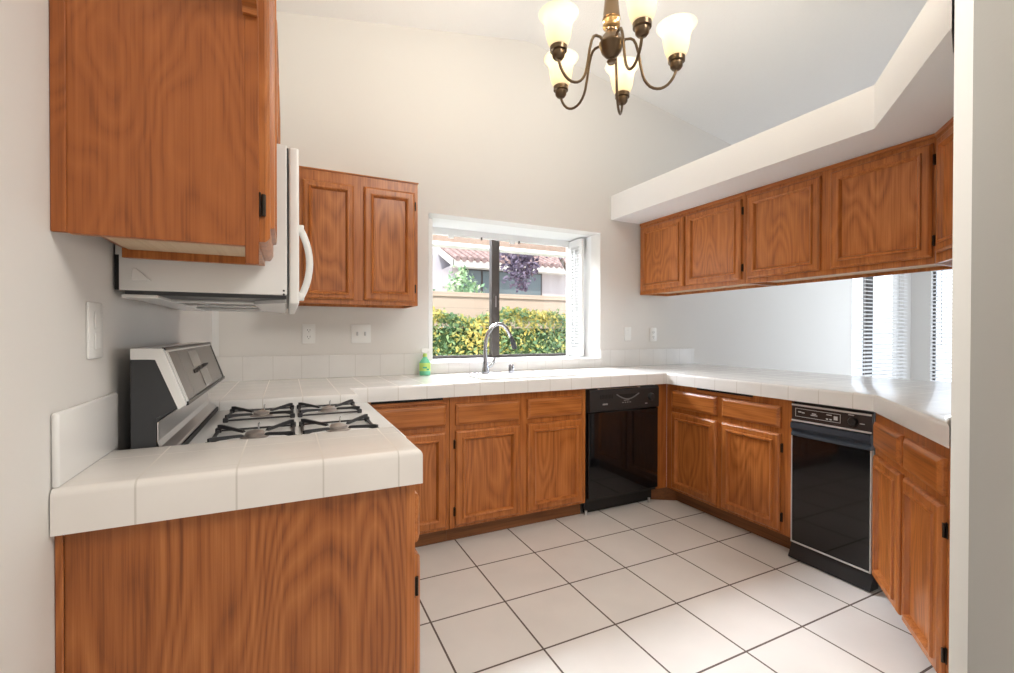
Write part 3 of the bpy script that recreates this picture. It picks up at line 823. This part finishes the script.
MB().lathe([(.014, zt-.055), (.03, zt-.045), (.058, zt-.02), (.062, zt+.01)], n=24).build('canopy', 'bronze', t, smooth=True)
R = .218; cz = -.100
import_yaw = yaw
for k_ in range(5):
    th = math.radians((206, 137, 66, 282, 350)[k_])
    lx, ly = math.cos(th), math.sin(th)
    d = Vector((lx*math.cos(yaw) + ly*math.sin(yaw), -lx*math.sin(yaw) + ly*math.cos(yaw), 0))
    prof = [(.030, -.004), (.048, .012), (.066, .012), (.076, .006), (.084, -.010), (.092, -.040), (.099, -.082), (.107, -.120), (.113, -.136), (.121, -.149), (.131, -.160), (.143, -.167), (.155, -.170), (.167, -.170), (.179, -.166), (.190, -.159), (.200, -.148), (.208, -.136), (.214, -.122), (.218, cz-.006)]
    a = MB().tube([d*r + Vector((0, 0, z)) for r, z in prof], .0048, 10).build('arm', 'bronze', t, smooth=True)
    c = (d.x*R, d.y*R, cz)
    MB().lathe([(.006, -.012), (.014, -.010), (.0205, -.002), (.0215, .010), (.0215, .014), (.0280, .016), (.0285, .030), (.025, .034)], c, 20).build('cup', 'bronze', a, smooth=True)
    sh = MB().lathe([(.0255, .030), (.031, .036), (.0370, .052), (.0415, .072), (.0440, .092), (.0465, .106), (.051, .118), (.058, .129), (.0645, .135), (.066, .138)], c, 32, cap=False)
    so = sh.build('lamp_shade', 'shade', a, smooth=True)
    sm = so.modifiers.new('thickness', 'SOLIDIFY'); sm.thickness = .003
    MB().lathe([(.006, .038), (.012, .05), (.019, .075), (.022, .092), (.018, .108), (.004, .118)], c, 16).build('bulb', 'bulb', a, smooth=True)
    ld = bpy.data.lights.new('bulb_light', 'POINT'); ld.energy = 11; ld.color = (1, .89, .72); ld.shadow_soft_size = .024
    lo = bpy.data.objects.new('bulb_light', ld); col.objects.link(lo); lo.parent = t; lo.location = (c[0], c[1], c[2]+.128)

# ------------------------------------------------------------------ outside
MAT['concrete'] = plain('patio_concrete', (.68, .66, .63), .8, noise=.08, bscale=8)
MAT['stucco'] = plain('lavender_stucco', (.55, .53, .58), .9, bump=.3, bscale=60)
MAT['stucco2'] = plain('beige_stucco', (.60, .54, .53), .9, bump=.3, bscale=60)
MAT['block'] = tile('tan_block_wall', (.56, .44, .35), (.48, .38, .31), .2, (0, 0, 1.74), .012, .8, (0, 0, 1))
MAT['fascia'] = plain('cream_fascia', (.80, .77, .70), .6)
MAT['tan'] = plain('tan_beam', (.27, .19, .145), .7, noise=.1, bscale=20)
MAT['rooftile'] = plain('clay_roof_tile', (.36, .25, .235), .8, noise=.3, bscale=9)
MAT['teal_glass'] = plain('grey_green_pane', (.16, .20, .21), .12)
MAT['bark'] = plain('bark', (.12, .08, .06), .9)
MB().box(-4, 14, BY+.12, 16, -.12, -.02).build('ground', 'concrete', kind='structure')
t = thing('patio_beam', 'tan patio cover beam with white lower edge outside the kitchen window', 'patio cover', (0, 4.5, 0))
MB().box(-1.0, 4.6, 0, .14, 2.095, 2.42).build('beam', 'tan', t)
MB().box(-1.0, 4.6, -.012, .15, 2.062, 2.094).build('lower_trim', 'white', t)
for x in (-.9, 4.4): MB().box(x, x+.1, .02, .12, -.02, 2.062).build('post', 'tan', t)
t = thing('garden_wall', 'tan block garden wall behind the yellow-green hedge', 'garden wall', (0, 6.2, -.02))
MB().box(-3, 9, 0, .18, 0, 1.70).build('wall_body', 'block', t)
MB().box(-3, 9, -.02, .20, 1.70, 1.765).build('cap_course', 'block', t)
# hedge
def leafmat(name, cols, sc_=3.0):
    m, nt, b = newmat(name)
    ge = N(nt, 'ShaderNodeNewGeometry'); tc = N(nt, 'ShaderNodeTexCoord')
    nz = N(nt, 'ShaderNodeTexNoise'); nz.inputs['Scale'].default_value = sc_; nz.inputs['Detail'].default_value = 1
    nt.links.new(tc.outputs['Object'], nz.inputs['Vector'])
    f = math_(nt, 'ADD', math_(nt, 'MULTIPLY', math_(nt, 'SUBTRACT', nz.outputs['Fac'], .5), 1.9), math_(nt, 'MULTIPLY', ge.outputs['Random Per Island'], .75))
    rp = N(nt, 'ShaderNodeValToRGB'); e = rp.color_ramp.elements
    e[0].position = .0; e[0].color = (*cols[0], 1); e[1].position = .85; e[1].color = (*cols[-1], 1)
    for i, c in enumerate(cols[1:-1]):
        k = rp.color_ramp.elements.new(.85*(i+1)/(len(cols)-1)); k.color = (*c, 1)
    nt.links.new(f, rp.inputs[0]); nt.links.new(rp.outputs[0], b.inputs['Base Color'])
    b.inputs['Roughness'].default_value = .55
    return m
MAT['hedge'] = leafmat('hedge_leaf', [(.13, .26, .12), (.22, .36, .16), (.40, .46, .17), (.74, .60, .14), (.80, .66, .20)], 1.7)
MAT['plum'] = leafmat('purple_leaf', [(.11, .08, .13), (.19, .15, .22), (.30, .25, .34)], 4)
MAT['pale_leaf'] = leafmat('pale_green_leaf', [(.22, .40, .22), (.40, .58, .34), (.62, .74, .46)], 4)
def leaves(mb, pts, size, rng):
    for p in pts:
        a = Vector((rng.gauss(0, 1), rng.gauss(0, 1), rng.gauss(0, 1))).normalized()
        b = a.cross(Vector((rng.gauss(0, 1), rng.gauss(0, 1), rng.gauss(0, 1)))).normalized()
        c = a.cross(b)
        s = size*rng.uniform(.7, 1.3)
        V = [mb.bm.verts.new(Vector(p) + q) for q in (-a*s, b*s*.5+c*s*.12, a*s, -b*s*.5+c*s*.12)]
        mb.bm.faces.new(V)
rng = random.Random(3)
t = thing('hedge', 'yellow and green variegated hedge outside the kitchen window', 'hedge', (2.4, 5.3, -.02))
mb = MB(); pts = []
def hh(x): return 1.40 + .05*math.sin(3.1*x) + .035*math.sin(7.3*x+1) - (.06 if x > .75 else 0)
while len(pts) < 15000:
    x = rng.uniform(-1.9, 1.7); 
    if rng.random() < .62: y = -.32 + abs(rng.gauss(0, .05)) + .04*math.sin(5*x); z = rng.uniform(.30, hh(x))
    else: y = rng.uniform(-.32, .3); z = hh(x) + rng.gauss(-.02, .03)
    pts.append((x, y, z))
leaves(mb, pts, .030, rng); mb.build('foliage', 'hedge', t)
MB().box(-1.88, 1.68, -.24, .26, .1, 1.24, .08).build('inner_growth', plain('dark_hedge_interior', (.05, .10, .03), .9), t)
for x in (-1.4, -.7, 0, .7, 1.35): MB().tube([(x, 0, 0), (x+.03, .02, .3)], .025, 8).build('stem', 'bark', t)
# neighbour house
t = thing('neighbour_house', 'lavender stucco neighbouring house with clay tiled porch roof beyond the garden wall', 'house', (0, 9.0, -.02))
MB().box(-2, 12, .95, 1.2, 0, 5.2).build('main_wall', 'stucco', t)
MB().box(3.16, 8.0, .25, .95, 0, 2.62).build('porch_wall', 'stucco2', t)
wf = MB().box(3.32, 5.34, .225, .25, 1.55, 2.56).build('window_frame', 'alframe', t)
MB().box(3.36, 3.80, .215, .226, 1.58, 2.53).build('pane', 'teal_glass', wf); MB().box(3.85, 5.30, .215, .226, 1.58, 2.53).build('pane', 'teal_glass', wf)
MB().box(2.45, 2.66, .93, .951, 1.2, 2.52).build('side_window', 'teal_glass', t)
rf = MB(); rf.prism([(-.02, 2.64), (.95, 3.03), (.95, 3.09), (-.02, 2.70)], 3.12, 8.1, 'x'); rf = rf.build('porch_roof', 'rooftile', t)
mb = MB()
for i in range(34):
    x = 3.17 + i*.15
    mb.tube([(x, -.07, 2.715), (x, .95, 3.115)], .055, 8)
mb.build('roof_tiles', 'rooftile', rf, smooth=True)
MB().box(3.08, 8.1, -.03, .0, 2.56, 2.70).build('fascia', 'fascia', t)
mb = MB(); mb.prism([(-.03, 2.56), (-.03, 2.70), (.95, 3.10), (.95, 2.96)], 3.06, 3.10, 'x'); mb.build('rake_board', 'fascia', t)
MB().box(3.10, 8.1, .0, .25, 2.56, 2.60).build('eave_soffit', 'fascia', t)
# purple tree
t = thing('plum_tree', 'purple-leaved tree hanging in front of the neighbouring house', 'tree', (4.75, 7.5, -.02))
MB().tube([(.42, 0, 0), (.40, 0, 1.3), (.36, 0, 2.1), (-.15, .0, 2.85), (-.7, 0, 2.95), (-.95, 0, 2.5)], [.06, .05, .045, .035, .02, .01], 8).build('trunk', 'bark', t)
MB().tube([(.36, 0, 2.1), (.45, .1, 2.6), (.4, .1, 3.2)], [.04, .03, .015], 8).build('branch', 'bark', t)
mb = MB(); pts = []
for (x, y, z, r, n) in ((-.95, 0, 2.62, .30, 420), (-.72, 0, 2.66, .26, 260), (-.88, 0, 2.30, .24, 260), (-.86, -.05, 2.06, .12, 80), (-.60, 0, 2.38, .14, 80), (-1.12, 0, 2.78, .25, 200), (.2, .1, 3.1, .4, 300)):
    for i in range(n):
        v_ = Vector((rng.gauss(0, .5), rng.gauss(0, .5), rng.gauss(0, .5)))*r
        pts.append((x+v_.x, y+v_.y, z+v_.z))
leaves(mb, pts, .045, rng); mb.build('foliage', 'plum', t)
# pale shrub
t = thing('young_tree', 'pale green young tree in front of the porch window of the neighbouring house', 'tree', (2.62, 7.1, -.02))
MB().tube([(0, 0, 0), (.0, 0, 1.4), (-.03, 0, 2.2)], [.03, .02, .008], 8).build('trunk', 'bark', t)
mb = MB(); pts = []
for (x, y, z, r, n) in ((-.05, 0, 2.05, .16, 120), (-.1, 0, 1.85, .22, 160), (.08, 0, 1.9, .2, 120), (.22, 0, 1.95, .10, 30), (0, 0, 1.6, .25, 120), (-.02, 0, 2.2, .08, 30)):
    for i in range(n): pts.append((x+rng.gauss(0, .5)*r, y+rng.gauss(0, .5)*r, z+rng.gauss(0, .5)*r))
leaves(mb, pts, .04, rng); mb.build('foliage', 'pale_leaf', t)
